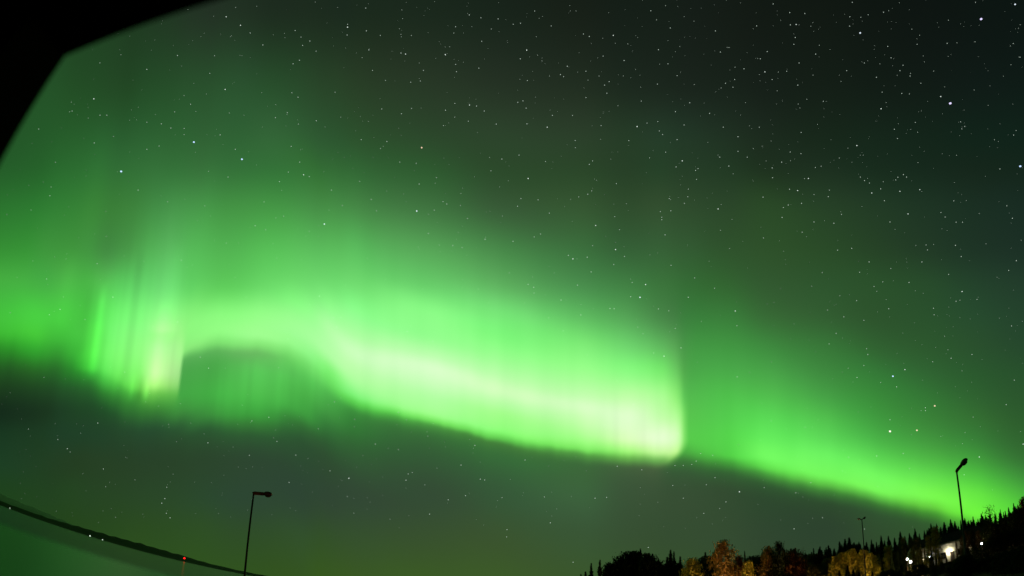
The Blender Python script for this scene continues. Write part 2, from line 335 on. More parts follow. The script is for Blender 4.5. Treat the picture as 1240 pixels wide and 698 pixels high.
# ------------------------------------------------------------------ stars (tile origin, then x y [class] on a 4x enlargement)
STARS = """
0 0|1092 82 b|1161 123 b|1208 160|857 269|1036 270|709 336|1013 355|1087 433 b|453 478 b|483 557|516 557|709 591|825 619|889 621|920 504|843 541|482 305|548 660|455 691|348 537|187 624|779 599|1063 652|936 687 W
310 0|442 132 b|442 118|440 170|189 148|225 220|290 248|210 292|260 199|533 150|600 172|700 257|722 262 b|914 265 b|964 312|968 347|1076 330|1030 73|1086 87|1169 92|1090 200|964 130|808 341|625 389|747 398|793 392|1031 508 b|1065 513|1102 537|960 500|1025 586|1160 600|173 449|203 470|151 545|94 569|291 584|607 527|702 550|751 524|915 533|905 607|508 675|632 684|563 341|530 40|545 242|33 218|179 309
620 0|109 54|41 113|6 118|71 243 b|40 285|189 126|345 165|373 177|489 172 b|267 321|234 361|249 371|357 345|469 395|447 412|458 451|357 472|624 489|440 272|541 293|707 241|670 53|764 136|753 309|797 366|702 407|1181 126|1232 250|1199 285|1221 348 b|1120 333|1075 385|1031 403|954 548|858 497|604 612 b|652 595|831 604|711 633|727 650|797 675|1020 615|1194 615|1091 661|564 680|305 679|170 615 b|292 558|195 558|430 607|68 523|74 390|72 599|28 495|53 488|1067 422|1006 252|982 150|789 540|704 588
930 0|25 20|105 62|178 66|136 119 b|108 121|132 182|125 215|150 305|90 345|144 412|230 262|380 342|395 82|394 127|445 160 m|558 60|720 215|865 210|578 225|594 280|652 316|637 342|686 368|523 374|646 452|546 526 b|738 403|834 467 b|711 592|625 670|610 625|936 623|950 611|1186 653|1198 631|1217 277|1184 211|1193 22 m|1002 12|1029 93 V|880 500 V|267 490|160 640|407 12|465 305|484 72|20 385|930 589
0 175|268 87|585 131 W|1168 72 W|667 221|809 277|241 248|875 560|469 576|1101 158|1232 393|768 8|1136 24|709 24|225 650
310 175|800 16 O|230 147 b|330 385 m|776 322 m|257 156|156 134|113 180|211 86|364 221|417 295|500 179|582 321|556 266|601 20|861 318|987 295|1021 358|921 288|903 276|832 430|950 489|995 499|1106 458|1134 128|871 161|788 192|694 86|46 412|170 10|1187 71|133 347
620 175|78 165 b|34 52|162 83|389 80|373 97|742 38|822 80 b|792 109|886 126|898 117|891 169|1047 105|1091 34|1003 62|1136 62|1212 255|995 312 b|832 285|851 216|849 253|759 262|767 321|716 325|723 352|723 364|739 437|404 392 b|496 349|519 412|500 508 b|389 489|272 536|294 553 b|363 545|107 447|126 268|322 254|366 241|385 225|504 190|180 332|27 299|43 262|5 468|580 667|645 677 b|543 541|882 645|768 584|491 580|1214 452|978 695|78 676|105 690|316 680|382 616|137 433
930 175|429 6 b|107 37|159 45|66 86|20 114|22 161|195 165 b|229 112|104 217|143 223 b|296 221|291 253|162 285|98 293|74 305|68 353|165 424|222 375|318 381|355 338|446 158|466 175|490 187|501 235 b|544 215|562 272|627 159|617 172|654 146|669 158|637 227 b|733 219 b|676 336 b|835 329|855 351|908 376|939 376|897 273|1153 297|1120 119|1218 106 W|1180 357|763 486|770 510|905 488|933 542|743 568|593 600|442 618|488 568|404 502|336 511|554 664|681 667|872 628|1162 609|1199 562|589 375|262 619|512 686
0 350|472 648|814 655|1007 383|50 115|238 125|290 99|967 330|1216 638|545 40
310 350|62 620|301 676|379 545|476 630|688 597|306 35
620 350|237 54|332 126|473 95|493 96|618 41 m|851 41|1078 107 b|1086 178|788 191|734 325 b|816 285|757 106|707 97|1087 425|573 38
930 350|937 13 b|583 96|799 94|802 125|908 60|1009 51|329 215|366 135|428 57|346 33|476 289|482 317|463 370|430 428|603 422 W|661 390 b|884 335|795 352|621 473|544 452|805 565 O|760 588|760 574|719 683 O|589 688 Q|589 632|1150 559|1189 441|1176 179|985 317|463 152|287 103|295 266
0 523|279 38|325 82|1004 54|1204 114|805 268|796 323|821 416|781 345|803 394|499 180
310 523|192 113|357 189|448 225 b|441 313|576 60|688 86|755 197|735 204|724 234|990 161|1083 229|1104 233|928 329|838 398|1012 309|1057 66|160 245|1212 473|1210 508|101 47
620 523|63 137|156 315|185 440|295 630|658 559|827 321|457 317|401 321|508 167|627 184|889 142|868 158|969 114|827 163|787 163|980 222|1098 290 b|1033 339|1002 371|938 256|926 394|776 260|911 105|1218 270
930 523|134 295|207 246|126 469|466 470|263 415|525 117|389 124|683 178|653 105|1020 122 b|1232 60 b|947 208
"""
NAMED = {  # labels for the bright ones
 (0, 0, 936, 687): 'bright blue-white star, the higher of two above the rayed aurora curtain',
 (0, 175, 585, 131): 'bright blue-white star alone above the rayed aurora, left of the pair',
 (0, 175, 1168, 72): 'bright blue-white star, the lower right one of two above the rayed aurora',
 (930, 0, 1029, 93): 'biggest violet-white star, stretched, near the upper right corner',
 (930, 0, 880, 500): 'violet-white stretched star below the biggest one on the right',
 (930, 0, 1193, 22): 'white star right beside the top right corner of the sky',
 (930, 0, 445, 160): 'white star with a faint neighbour in the dark upper right sky',
 (930, 175, 1218, 106): 'blue-white star at the right edge of the dark sky',
 (310, 175, 800, 16): 'warm white star in the upper middle, orange tinted',
 (310, 175, 330, 385): 'pale blue star just above the bright band, left of middle',
 (310, 175, 776, 322): 'pale blue star above the bright band near the middle',
 (930, 350, 603, 422): 'bright blue-white star above the lower green band on the right',
 (930, 350, 589, 688): 'bright pinkish star inside the lower green band',
 (930, 350, 805, 565): 'orange star right of the bright blue-white star over the lower band',
 (930, 350, 719, 683): 'small orange star beside the pinkish one in the lower green band',
 (620, 350, 618, 41): 'pinkish white star over the upright end of the bright band',
}
CLS = {'': (.47, (.82, 1, .86), .80), 'b': (.68, (.86, 1, .90), .95), 'm': (.95, (.78, .90, 1), 1.1), 'W': (1.15, (.50, .68, 1), 1.35),
       'V': (1.4, (.72, .66, 1), 1.25), 'O': (1.0, (1, .72, .50), 1.0), 'Q': (1.3, (1, .82, .80), 1.2)}
smat, smesh = {}, {}
for k, (r, col, st) in CLS.items():
    bm = bmesh.new(); bmesh.ops.create_icosphere(bm, subdivisions=1, radius=1)
    me = bpy.data.meshes.new('star'); bm.to_mesh(me); bm.free()
    me.materials.append(emit('starlight', col, st, sample=False)); smesh[k] = me
RS = 11500.
allst = []
for line in STARS.strip().splitlines():
    t = line.split('|'); ox, oy = map(float, t[0].split())
    for s in t[1:]:
        q = s.split(); k = q[2] if len(q) > 2 else ''
        allst.append((k, ox + float(q[0]) / 3.987, oy + float(q[1]) / 3.987, (int(ox), int(oy), int(q[0]), int(q[1]))))
rank = {'V': 0, 'W': 1, 'Q': 1, 'm': 2, 'O': 2, 'b': 3, '': 4}
allst.sort(key=lambda s: rank[s[0]])
rs = random.Random(5)
faint = []
for i, (k, x, y, key) in enumerate(allst):
    d = Vector(chart_dir(x, y)); r = CLS[k][0] / FPX * RS * rs.uniform(.92, 1.12)
    if i >= 300:
        faint.append((x, y, r)); continue
    o = bpy.data.objects.new('star', smesh[k]); C.objects.link(o)
    o.location = d * RS + Vector((0, 0, CAMZ))
    st = 1.0 + .75 * min(1, max(0, (math.hypot(x - 620, y - 349) - 420) / 260))      # stretched towards the corners of the sky dome
    if k in ('', 'b') : st = 1
    rad = (d - fwd * d.dot(fwd)); rad = (rad.normalized() if rad.length > 1e-3 else up)
    z = d; xax = rad; yax = z.cross(xax)
    o.rotation_euler = Matrix((xax, yax, z)).transposed().to_euler()
    o.scale = (r * st, r * .9, r)
    lab = NAMED.get(key)
    if not lab: lab = {'b': 'small clear white star among the scattered stars'}.get(k, 'tiny faint star among the scattered stars')
    tag(o, lab, 'star', 'stars scattered over the night sky')
r2 = np.random.RandomState(11)
fx_, fy_ = r2.rand(2400) * 1240, r2.rand(2400) * 640
for x, y, g in zip(fx_, fy_, glow(fx_, fy_)[:, 1]):          # the dust of the faintest, denser away from the aurora
    if r2.rand() < min(1, (44. / g) ** .8 * .8): faint.append((x, y, (.17 + .22 * r2.rand() ** 3) / FPX * RS))
ico = [(0, 0, 1), (.894, 0, .447), (.276, .851, .447), (-.724, .526, .447), (-.724, -.526, .447), (.276, -.851, .447), (.724, .526, -.447), (-.276, .851, -.447), (-.894, 0, -.447), (-.276, -.851, -.447), (.724, -.526, -.447), (0, 0, -1)]
icf = [(0, 1, 2), (0, 2, 3), (0, 3, 4), (0, 4, 5), (0, 5, 1), (1, 6, 2), (2, 6, 7), (2, 7, 3), (3, 7, 8), (3, 8, 4), (4, 8, 9), (4, 9, 5), (5, 9, 10), (5, 10, 1), (1, 10, 6), (11, 7, 6), (11, 8, 7), (11, 9, 8), (11, 10, 9), (11, 6, 10)]
fv, ff = [], []
for x, y, r in faint:
    p = Vector(chart_dir(x, y)) * RS + Vector((0, 0, CAMZ)); k0 = len(fv)
    fv += [tuple(p + Vector(v) * r) for v in ico]; ff += [tuple(k0 + q for q in t) for t in icf]
me = bpy.data.meshes.new('faint_stars'); me.from_pydata(fv, [], ff)
tag(mesh_obj('faint_stars', me, emit('faint_starlight', (.82, 1, .84), .8, sample=False)), 'countless faintest specks of stars between the clearer ones', 'stars', kind='stuff')

# ------------------------------------------------------------------ land and water
def sm(a, b, x):
    t = min(1, max(0, (x - a) / (b - a))); return t * t * (3 - 2 * t)

# crest of the far shore over the water: azimuth (deg) -> elevation angle of its top
_shx = [-180, -100, -60, -47, -42, -38, -33, -29, -27, -23, -18, -5, 30, 180]
_she = [.5, .5, .5, .22, .26, .42, .50, .38, .22, .12, .1, .1, .2, .4]
def ridge_el(a):
    return float(np.interp(a, _shx, _she)) + .035 * math.sin(a * 5.1) + .02 * math.sin(a * 13.7 + 1)

def water_side(a):
    """1 where the lake lies, 0 where the land runs on (azimuth in degrees)"""
    return sm(-112, -104, a) * (1 - sm(-19, -12, a))

SHORE = 3400.
def land(D, a):
    """terrain height at horizontal distance D, azimuth a (degrees)"""
    w = water_side(a)
    near = 7.3
    # land side: flat yard, forest floor, hill rising to the right
    hill = 0.5 + 6.5 * sm(28, 50, a) * (1 - sm(110, 150, a))
    lz = near + (hill * sm(140, 300, D)) + 14 * sm(28, 60, a) * sm(400, 1400, D) + .25 * math.sin(D * .05 + a * .2) * sm(30, 80, D)
    lz += 6 * sm(900, 3000, D)
    # lake side
    edge = 55 + 50 * sm(-30, -18, a)
    wz = near - (near + 3.5) * sm(5, edge, D) 
    if D > SHORE - 90:
        crest = CAMZ + (SHORE + 420) * math.tan(math.radians(ridge_el(a)))
        wz = -3.5 + 4.5 * sm(SHORE - 90, SHORE + 20, D) + (crest - 1) * sm(SHORE, SHORE + 420, D)
        wz += 10 * sm(SHORE + 420, 9000, D)
    return lz + (wz - lz) * w

radii = [0, 3, 6, 10, 14, 18, 24, 30, 36, 42, 50, 60, 72, 86, 100, 120, 140, 160, 185, 210, 240, 270, 300, 350, 420, 520, 650, 850, 1100, 1400, 1900, 2500, 3100,
         3310, 3360, 3400, 3440, 3500, 3580, 3680, 3820, 4300, 5500, 7500, 11900]
azs = sorted(set([round(v, 2) for v in np.arange(-180, 180, 3)] + [round(v, 2) for v in np.arange(-60, 60, .6)]))
bm = bmesh.new(); rings = []
cv = bm.verts.new((0, 0, land(0, 0)))
for D in radii[1:]:
    rings.append([bm.verts.new((math.sin(math.radians(a)) * D, math.cos(math.radians(a)) * D, land(D, a))) for a in azs])
n = len(azs)
for k in range(n): bm.faces.new((cv, rings[0][k], rings[0][(k + 1) % n]))
for q, w_ in zip(rings, rings[1:]):
    for k in range(n): bm.faces.new((q[k], w_[k], w_[(k + 1) % n], q[(k + 1) % n]))
bmesh.ops.recalc_face_normals(bm, faces=bm.faces)
tag(bm_obj('ground', bm, mat('dark_autumn_ground', (.018, .018, .010), .95, ((.04, .03, .018), .15), (2., .4), spec=.1), smooth=True), kind='structure')

# lake
wm = bpy.data.materials.new('lake_water'); wm.use_nodes = True
nt = wm.node_tree; p = nt.nodes['Principled BSDF']
p.inputs['Base Color'].default_value = (.004, .022, .010, 1); p.inputs['IOR'].default_value = 1.36; p.inputs['Specular IOR Level'].default_value = .5
tc = nt.nodes.new('ShaderNodeTexCoord')
# wind-roughened water nearer in, calm water under the far shore, an uneven line between
mp = nt.nodes.new('ShaderNodeMapping'); mp.inputs['Scale'].default_value = (.004, .004, .004)
nz = nt.nodes.new('ShaderNodeTexNoise'); nz.inputs['Scale'].default_value = 1.; nz.inputs['Detail'].default_value = 3
nt.links.new(tc.outputs['Object'], mp.inputs[0]); nt.links.new(mp.outputs[0], nz.inputs['Vector'])
ln = nt.nodes.new('ShaderNodeVectorMath'); ln.operation = 'LENGTH'; nt.links.new(tc.outputs['Object'], ln.inputs[0])
ad = nt.nodes.new('ShaderNodeMath'); ad.operation = 'MULTIPLY_ADD'; nt.links.new(nz.outputs['Fac'], ad.inputs[0]); ad.inputs[1].default_value = 160.; nt.links.new(ln.outputs['Value'], ad.inputs[2])
rp = nt.nodes.new('ShaderNodeMapRange'); rp.inputs['From Min'].default_value = 330.; rp.inputs['From Max'].default_value = 470.
rp.inputs['To Min'].default_value = .29; rp.inputs['To Max'].default_value = .13; rp.interpolation_type = 'SMOOTHSTEP'
nt.links.new(ad.outputs[0], rp.inputs['Value']); nt.links.new(rp.outputs[0], p.inputs['Roughness'])
n2 = nt.nodes.new('ShaderNodeTexNoise'); n2.inputs['Scale'].default_value = .6; n2.inputs['Detail'].default_value = 4; nt.links.new(tc.outputs['Object'], n2.inputs['Vector'])
bp = nt.nodes.new('ShaderNodeBump'); bp.inputs['Strength'].default_value = .25; bp.inputs['Distance'].default_value = .3
nt.links.new(n2.outputs['Fac'], bp.inputs['Height']); nt.links.new(bp.outputs[0], p.inputs['Normal'])
bm = bmesh.new()
wr = []
waz = np.arange(-112, -10, 3.)
for D in [20, 60, 150, 400, 1000, 2000, 3500]:
    wr.append([bm.verts.new((math.sin(math.radians(a)) * D, math.cos(math.radians(a)) * D, 0)) for a in waz])
for q, w_ in zip(wr, wr[1:]):
    for k in range(len(waz) - 1): bm.faces.new((q[k], w_[k], w_[k + 1], q[k + 1]))
bmesh.ops.recalc_face_normals(bm, faces=bm.faces)
if sum(f.normal.z for f in bm.faces) < 0: bmesh.ops.reverse_faces(bm, faces=bm.faces)
tag(bm_obj('lake', bm, wm, smooth=True), kind='structure')

# fell behind the far shore on the left, its colour paled in place of haze
bm = bmesh.new()
fa = np.arange(-75, -36.9, .5); D0, D1, D2 = 6000., 7200., 8600.
rows = []
for D, kf in [(D0, 0), (D1, 1), (D2, .3)]:
    rows.append([bm.verts.new((math.sin(math.radians(a)) * D, math.cos(math.radians(a)) * D,
        CAMZ - 20 + kf * (20 + D * math.tan(math.radians(float(np.interp(a, [-75, -55, -47, -43, -40, -37], [1.1, .95, .80, .68, .44, .15])) + .04 * math.sin(a * 4)))))) for a in fa])
for q, w_ in zip(rows, rows[1:]):
    for k in range(len(fa) - 1): bm.faces.new((q[k], w_[k], w_[k + 1], q[k + 1]))
bmesh.ops.recalc_face_normals(bm, faces=bm.faces)
tag(bm_obj('hills', bm, mat('haze_paled_fell', (.17, .18, .15), .95, ((.23, .22, .2), .002)), smooth=True), kind='structure')

# ------------------------------------------------------------------ dark porch over the camera
woodm = mat('dark_stained_wood', (.012, .010, .008), .8, ((.02, .016, .012), 4.), (18., .3), spec=.1)
hz = .80
P1 = chart_dir(78, 70); P2 = chart_dir(272, 0)
q1 = Vector((P1[0], P1[1])) * (hz / P1[2]); q2 = Vector((P2[0], P2[1])) * (hz / P2[2])
e1 = (q2 - q1).normalized(); e2 = Vector((e1.y, -e1.x))
if e2.y > 0: e2 = -e2
porch = empty('porch', (q1.x, q1.y, 7.3), math.atan2(e1.y, e1.x))
tag(porch, 'black out-of-focus porch post and roof edge cutting across the top left corner', 'porch')
H0 = CAMZ + hz - 7.3
bm = bmesh.new(); box(bm, (-.9, -2.6, H0 + .001), (1.05, 0, H0 + .09), .004); bm_obj('roof', bm, woodm, porch)
bm = bmesh.new(); box(bm, (-.62, -.13, 0), (0, -.0005, H0 - .001)); bm_obj('post', bm, woodm, porch)
bm = bmesh.new(); box(bm, (-.16, -2.55, 0), (0, -2.40, H0 - .001), .006); bm_obj('post', bm, woodm, porch)
bm = bmesh.new(); box(bm, (-.9, -2.6, -.02), (1.6, .1, .03), .006); bm_obj('deck', bm, woodm, porch)

# ------------------------------------------------------------------ trees
def leafmat(name, a, b, sc=.9, thin=.35):
    """leaves: diffuse with some light coming through"""
    m = mat(name, a, .75, (b, sc), spec=.1)
    nt = m.node_tree; p = nt.nodes['Principled BSDF']; out = nt.nodes['Material Output']
    tr = nt.nodes.new('ShaderNodeBsdfTranslucent'); mx = nt.nodes.new('ShaderNodeMixShader'); mx.inputs[0].default_value = thin
    nt.links.new(p.inputs['Base Color'].links[0].from_socket, tr.inputs['Color'])
    nt.links.new(p.outputs[0], mx.inputs[1]); nt.links.new(tr.outputs[0], mx.inputs[2]); nt.links.new(mx.outputs[0], out.inputs[0])
    return m
needle = leafmat('spruce_needles', (.020, .035, .014), (.035, .055, .022))
needle_ol = leafmat('olive_spruce_needles', (.045, .055, .018), (.07, .075, .025))
bark = mat('dark_bark', (.05, .035, .025), .9, ((.09, .07, .055), 3.), (8., .5), spec=.1)
birchbark = mat('birch_bark', (.35, .33, .3), .8, ((.05, .045, .04), 5.), spec=.1)
leaf = {'orange': leafmat('orange_leaves', (.50, .25, .06), (.60, .38, .10)),
        'yellow': leafmat('yellow_leaves', (.50, .42, .05), (.60, .52, .08)),
        'rust': leafmat('rust_leaves', (.20, .08, .03), (.28, .12, .04)),
        'olive': leafmat('olive_leaves', (.17, .17, .04), (.26, .24, .06)),
        'green': leafmat('dark_green_leaves', (.03, .045, .018), (.05, .065, .025)),
        'brown': leafmat('brown_leaves', (.10, .06, .025), (.15, .09, .035))}

def tris_mesh(name, V, Fc):
    me = bpy.data.meshes.new(name); me.from_pydata(V, [], Fc); me.update(); return me

def spruce_meshes(seed):
    """unit-height spruce (height 1): trunk mesh and crown mesh"""
    r = random.Random(seed)
    bm = bmesh.new(); tube(bm, [(0, 0, 0), (.004, 0, .4), (0, .003, .8), (0, 0, .985)], [.016, .011, .005, .0012], 6)
    tm = bpy.data.meshes.new('trunk'); bm.to_mesh(tm); bm.free(); tm.materials.append(bark)
    V, Fc = [], []
    wmax = r.uniform(.13, .19); z = .07; ph = r.uniform(0, 6)
    while z < .985:
        f = 1 - (z - .05) / .95
        L = wmax * (f ** .85) * r.uniform(.72, 1.15) + .006
        nb = max(4, int(6 + 8 * f))
        for k in range(nb):
            a = ph + 2 * PI * k / nb + r.uniform(-.25, .25); l = L * r.uniform(.6, 1.18)
            dx, dy = math.cos(a), math.sin(a); px, py = -dy, dx
            droop = -.30 * l * r.uniform(.5, 1.4); upt = .10 * l
            wd = l * r.uniform(.16, .26) + .004
            i = len(V)
            base = (dx * .003, dy * .003, z + .006)
            m1 = (dx * l * .55 + px * wd, dy * l * .55 + py * wd, z + droop * .65 - .006)
            m2 = (dx * l * .55 - px * wd, dy * l * .55 - py * wd, z + droop * .65 - .006)
            tip = (dx * l, dy * l, z + droop + upt)
            low = (dx * l * .5, dy * l * .5, z + droop * .7 - .022 - .02 * f)
            V += [base, m1, tip, m2, low]; Fc += [(i, i + 1, i + 2), (i, i + 2, i + 3), (i, i + 4, i + 2), (i + 1, i + 4, i + 3)]
            for s in range(2):      # side sprays
                t = r.uniform(.35, .95); sd = r.choice((-1, 1)); q = l * .3 * (1.1 - t) + .008
                b0 = Vector((dx * l * t, dy * l * t, z + droop * t)); b1 = b0 + Vector((px * sd * q * 1.3 + dx * q, py * sd * q * 1.3 + dy * q, -.3 * q))
                b2 = b0 + Vector((dx * q * .7, dy * q * .7, -.9 * q))
                i = len(V); V += [tuple(b0), tuple(b1), tuple(b2)]; Fc.append((i, i + 1, i + 2))
        z += .020 + .016 * f * r.uniform(.6, 1.3); ph += 1.1
    cm = tris_mesh('crown', V, Fc)
    return tm, cm

def birch_meshes(seed, wide=.30, low=.22, n=3600, leafs=.021, holes=.0):
    """unit-height broadleaf: trunk with limbs, and crown of leaf clumps round the limb ends"""
    r = random.Random(seed)
    bm = bmesh.new()
    lean = (r.uniform(-.03, .03), r.uniform(-.03, .03))
    tube(bm, [(0, 0, 0), (lean[0] * .4, lean[1] * .4, .35), (lean[0], lean[1], .62), (lean[0] * 1.4, lean[1] * 1.4, .93)], [.022, .016, .010, .002], 6)
    ends = []
    nl = 22
    for k in range(nl):
        zz = low + (.95 - low) * (k + .5) / nl
        prof = math.sin(PI * min(1, max(0, ((zz - low) / (1 - low)) ** .75 * .92 + .08))) ** .65
        L = wide * prof * r.uniform(.55, 1.1); a = k * 2.4 + r.uniform(-.4, .4)
        c = Vector((lean[0] * zz, lean[1] * zz, zz * .93)); e = c + Vector((math.cos(a) * L, math.sin(a) * L, .10 * r.uniform(.2, 1)))
        mdl = (c + e) / 2 + Vector((0, 0, .015))
        tube(bm, [tuple(c), tuple(mdl), tuple(e)], [.006, .004, .0012], 4, False)
        ends += [(e, 1.), (mdl, .75), (c * .3 + e * .7, .9)]
    ends += [(Vector((lean[0] * 1.4, lean[1] * 1.4, .93)), .8)]
    tm = bpy.data.meshes.new('trunk'); bm.to_mesh(tm); bm.free(); tm.materials.append(birchbark)
    V, Fc = [], []
    for k in range(n):
        e, s = r.choice(ends); sg = .042 * s + .16 * wide * .35
        p = e + Vector((r.gauss(0, sg), r.gauss(0, sg), r.gauss(0, sg * .8)))
        if p.z < low * .6 or p.z > 1.0: continue
        q = Euler((r.uniform(0, 6.3), r.uniform(0, 6.3), r.uniform(0, 6.3))).to_matrix(); l = leafs * r.uniform(.6, 1.5)
        i = len(V)
        V += [tuple(p + q @ Vector(v) * l) for v in ((-1, 0, 0), (0, -.55, .1), (1, 0, 0), (0, .55, .1))]; Fc.append((i, i + 1, i + 2, i + 3))
    cm = tris_mesh('crown', V, Fc)
    # leaves take the rounded shading of their clump
    cen = Vector((0, 0, low * .5 + .35)); N = []
    for v in cm.vertices:
        d = v.co - cen; d.z *= .8; d.normalize()
        N.append((d + Vector((r.uniform(-1, 1), r.uniform(-1, 1), r.uniform(-1, 1))) * .35).normalized())
    cm.polygons.foreach_set('use_smooth', [True] * len(cm.polygons))
    cm.normals_split_custom_set_from_vertices(N)
    return tm, cm

SPR = [spruce_meshes(s) for s in range(8)]
BIR = {'round': [birch_meshes(s, .34, .2) for s in (21, 22, 23)],
       'slender': [birch_meshes(s, .13, .12, 2200, .016) for s in (31, 32, 33)],
       'bush': [birch_meshes(s, .48, .04, 4200, .028) for s in (41, 42)],
       'sparse': [birch_meshes(s, .22, .25, 700, .013) for s in (51,)]}
_mc = {}
def mesh_with(me, m):
    k = (me.name, m.name)
    if k not in _mc:
        c = me.copy(); c.materials.clear(); c.materials.append(m); _mc[k] = c
    return _mc[k]

rt = random.Random(77)
def tree(kind, px, py, D, m, label, group=None, name=None, wide=1., variant=None, minh=2., cat='tree'):
    """tree whose top is seen at chart position px, py at distance D, standing on the terrain"""
    top = at(px, py, D); a, _ = azel(px, py)
    z0 = land(D, math.degrees(a)) - .1
    h = max(minh, top.z - z0)
    pool = SPR if kind == 'spruce' else BIR[kind]
    tm, cm = pool[variant if variant is not None else rt.randrange(len(pool))]
    t = empty(name or ('spruce_tree' if kind == 'spruce' else 'birch_tree'), (top.x, top.y, z0), rt.uniform(0, 6.28))
    t.scale = (h * wide, h * wide, h)
    tr = mesh_obj('trunk', tm, None, t); crn = mesh_obj('crown', mesh_with(cm, m), None, t)
    tag(t, label, cat, group)
    return t

# dark spruces of the long row on the hillside (silhouette read along the sky line)
line = [(960, 668), (975, 668), (985, 664), (992.7, 661), (1003, 659), (1010, 664), (1016.5, 655), (1023, 652), (1028, 650), (1034, 656), (1040, 655), (1049, 655), (1055, 652), (1061, 656),
        (1066.7, 648), (1071, 654), (1075.5, 648), (1083, 650), (1089.8, 643), (1095.5, 648), (1101, 645), (1107.6, 639), (1113, 645), (1119, 641), (1127, 634), (1134, 634.5), (1139, 637), (1143, 631), (1150.7, 628.5), (1156, 631),
        (1163, 629), (1168, 626.5), (1173, 629), (1178, 625), (1184, 628), (1188, 621), (1193, 624), (1199, 622), (1204.6, 620), (1211, 616), (1217, 618), (1221, 614), (1227, 609.5), (1232, 610), (1238, 605), (1246, 601)]
lx = [p[0] for p in line]; ly = [p[1] for p in line]
rk = random.Random(3)
for i, (x, y) in enumerate(line):
    tree('spruce', x, y + rk.uniform(-.8, .8), rk.uniform(225, 265), needle, 'dark pointed spruce in the long silhouetted row along the hillside', 'spruces in the row on the hillside', wide=rk.uniform(1., 1.6))
for i in range(120):
    x = rk.uniform(975, 1250); y = np.interp(x, lx, ly) + rk.uniform(2, 8)
    tree('spruce', x, y, rk.uniform(190, 285), needle, 'dark pointed spruce in the long silhouetted row along the hillside', 'spruces in the row on the hillside', wide=rk.uniform(1.1, 1.8))
for i in range(55):
    x = rk.uniform(1000, 1250); y = np.interp(x, lx, ly) + rk.uniform(11, 26)
    if 1132 < x < 1160 and y > 650: continue
    tree('spruce', x, y, rk.uniform(165, 200), needle, 'dark spruce filling the wood below the hillside row', 'spruces filling the wood', wide=rk.uniform(1., 1.5))

# clump by itself at the left end of the wood
for x, y, w in [(703.5, 694, 1.2), (709, 691, 1.2), (716, 680.5, .85), (726.5, 676, .9), (733, 688, 1.2), (737, 684, 1.), (775.5, 663.5, .8), (790, 669, 1.), (797, 675, 1.), (786, 668, 1.), (812, 665, .9), (816, 666.5, .8), (808, 673, 1.2), (823.5, 672.5, 1.), (854, 668, 1.), (901.5, 665.5, .55)]:
    lab = {716: 'slim dark spruce, the outer of the two standing at the left end of the wood', 726.5: 'slim dark spruce, the taller of the two at the left end of the wood',
           901.5: 'very thin dark spruce tip standing up between the orange tree and the brown wood', 812: 'twin-topped dark spruce left of the yellow ball-shaped tree', 775.5: 'dark spruce tip poking out of the big dark round clump'}.get(x, 'dark spruce among the low trees in the middle')
    tree('spruce', x, y, 128 + rk.uniform(-8, 8), needle, lab, 'spruces among the low trees in the middle', wide=w * 1.15)
for x, y, v in [(741, 681, 1), (750, 674, 0), (762, 668, 1), (773, 667, 2), (784, 671, 0), (794, 679, 1), (803, 683, 2), (768, 674, 1), (756, 680, 2), (780, 680, 0)]:
    tree('round', x, y, 122 + rk.uniform(-6, 6), leaf['green'], 'dark leafy tree in the big round clump at the left of the wood', 'dark leafy trees of the round clump', variant=v, wide=.85)
for x, y in [(822, 682), (830, 689), (846, 684), (852, 674), (858, 673), (864, 677), (872, 681), (882, 684), (892, 684), (912, 673), (921, 672), (928, 671), (938, 674), (948, 674), (905, 690), (916, 680), (932, 680), (960, 676), (972, 672), (981, 671), (990, 670), (955, 684), (975, 682), (1000, 676), (888, 690), (868, 688), (985, 684)]:
    c = 'green' if x < 935 else rk.choice(['brown', 'olive', 'brown'])
    tree('round', x, y, 118 + rk.uniform(-8, 10), leaf[c], 'dim dark leafy tree in the middle of the wood' if c == 'green' else 'dim brownish leafy tree in the wood left of the yellow bushes',
         'dim leafy trees of the wood', wide=rk.uniform(.85, 1.15))
# lit autumn trees
tree('round', 875, 654, 104, leaf['orange'], 'tall orange autumn tree lit from below, standing above the others', 'lit autumn trees', variant=0, wide=.62)
tree('round', 838.5, 675.5, 104, leaf['yellow'], 'small round yellow tree glowing left of the orange one', 'lit autumn trees', variant=1, wide=.72)
tree('round', 905, 679, 100, leaf['yellow'], 'pale yellow drooping tree right of the tall orange one', 'lit autumn trees', variant=2, wide=.55)
tree('round', 893, 673, 112, leaf['rust'], 'dull rust tree tucked behind the pale yellow drooping one', 'lit autumn trees', variant=1, wide=.6)
tree('round', 931, 661, 112, leaf['orange'], 'dull orange tree left of the dark round knob of a tree', 'lit autumn trees', variant=2, wide=.62)
tree('round', 942.5, 655.5, 108, leaf['green'], 'dark round-topped tree sticking up between the orange and rust trees', 'dim leafy trees of the wood', variant=0, wide=.45)
tree('round', 962, 664, 112, leaf['rust'], 'rusty red tree right of the dark round knob', 'lit autumn trees', variant=1, wide=.75)
tree('round', 953, 668, 110, leaf['rust'], 'lower rusty red tree between the knob and the taller rusty one', 'lit autumn trees', variant=2, wide=.7)
for x, y, v, lab in [(1012, 674, 0, 'leftmost and lowest of the yellow bushes lit behind the thin pole'), (1022, 668.5, 1, 'broad yellow bush left of the tallest one'), (1031, 665.5, 0, 'tallest yellow bush in the lit clump behind the thin pole'),
                     (1039, 671, 1, 'yellow bush right behind the thin pole, on its left side'), (1045.5, 666, 0, 'narrow bright yellow bush the thin pole crosses'), (1053, 670, 1, 'yellow bush just right of the thin pole'), (1062, 684, 0, 'rightmost low yellow bush of the lit clump')]:
    tree('bush', x, y, 104 + v * 4, leaf['yellow'], lab, 'lit yellow bushes behind the thin pole', name='yellow_bush', wide=.6, variant=v, cat='bush')
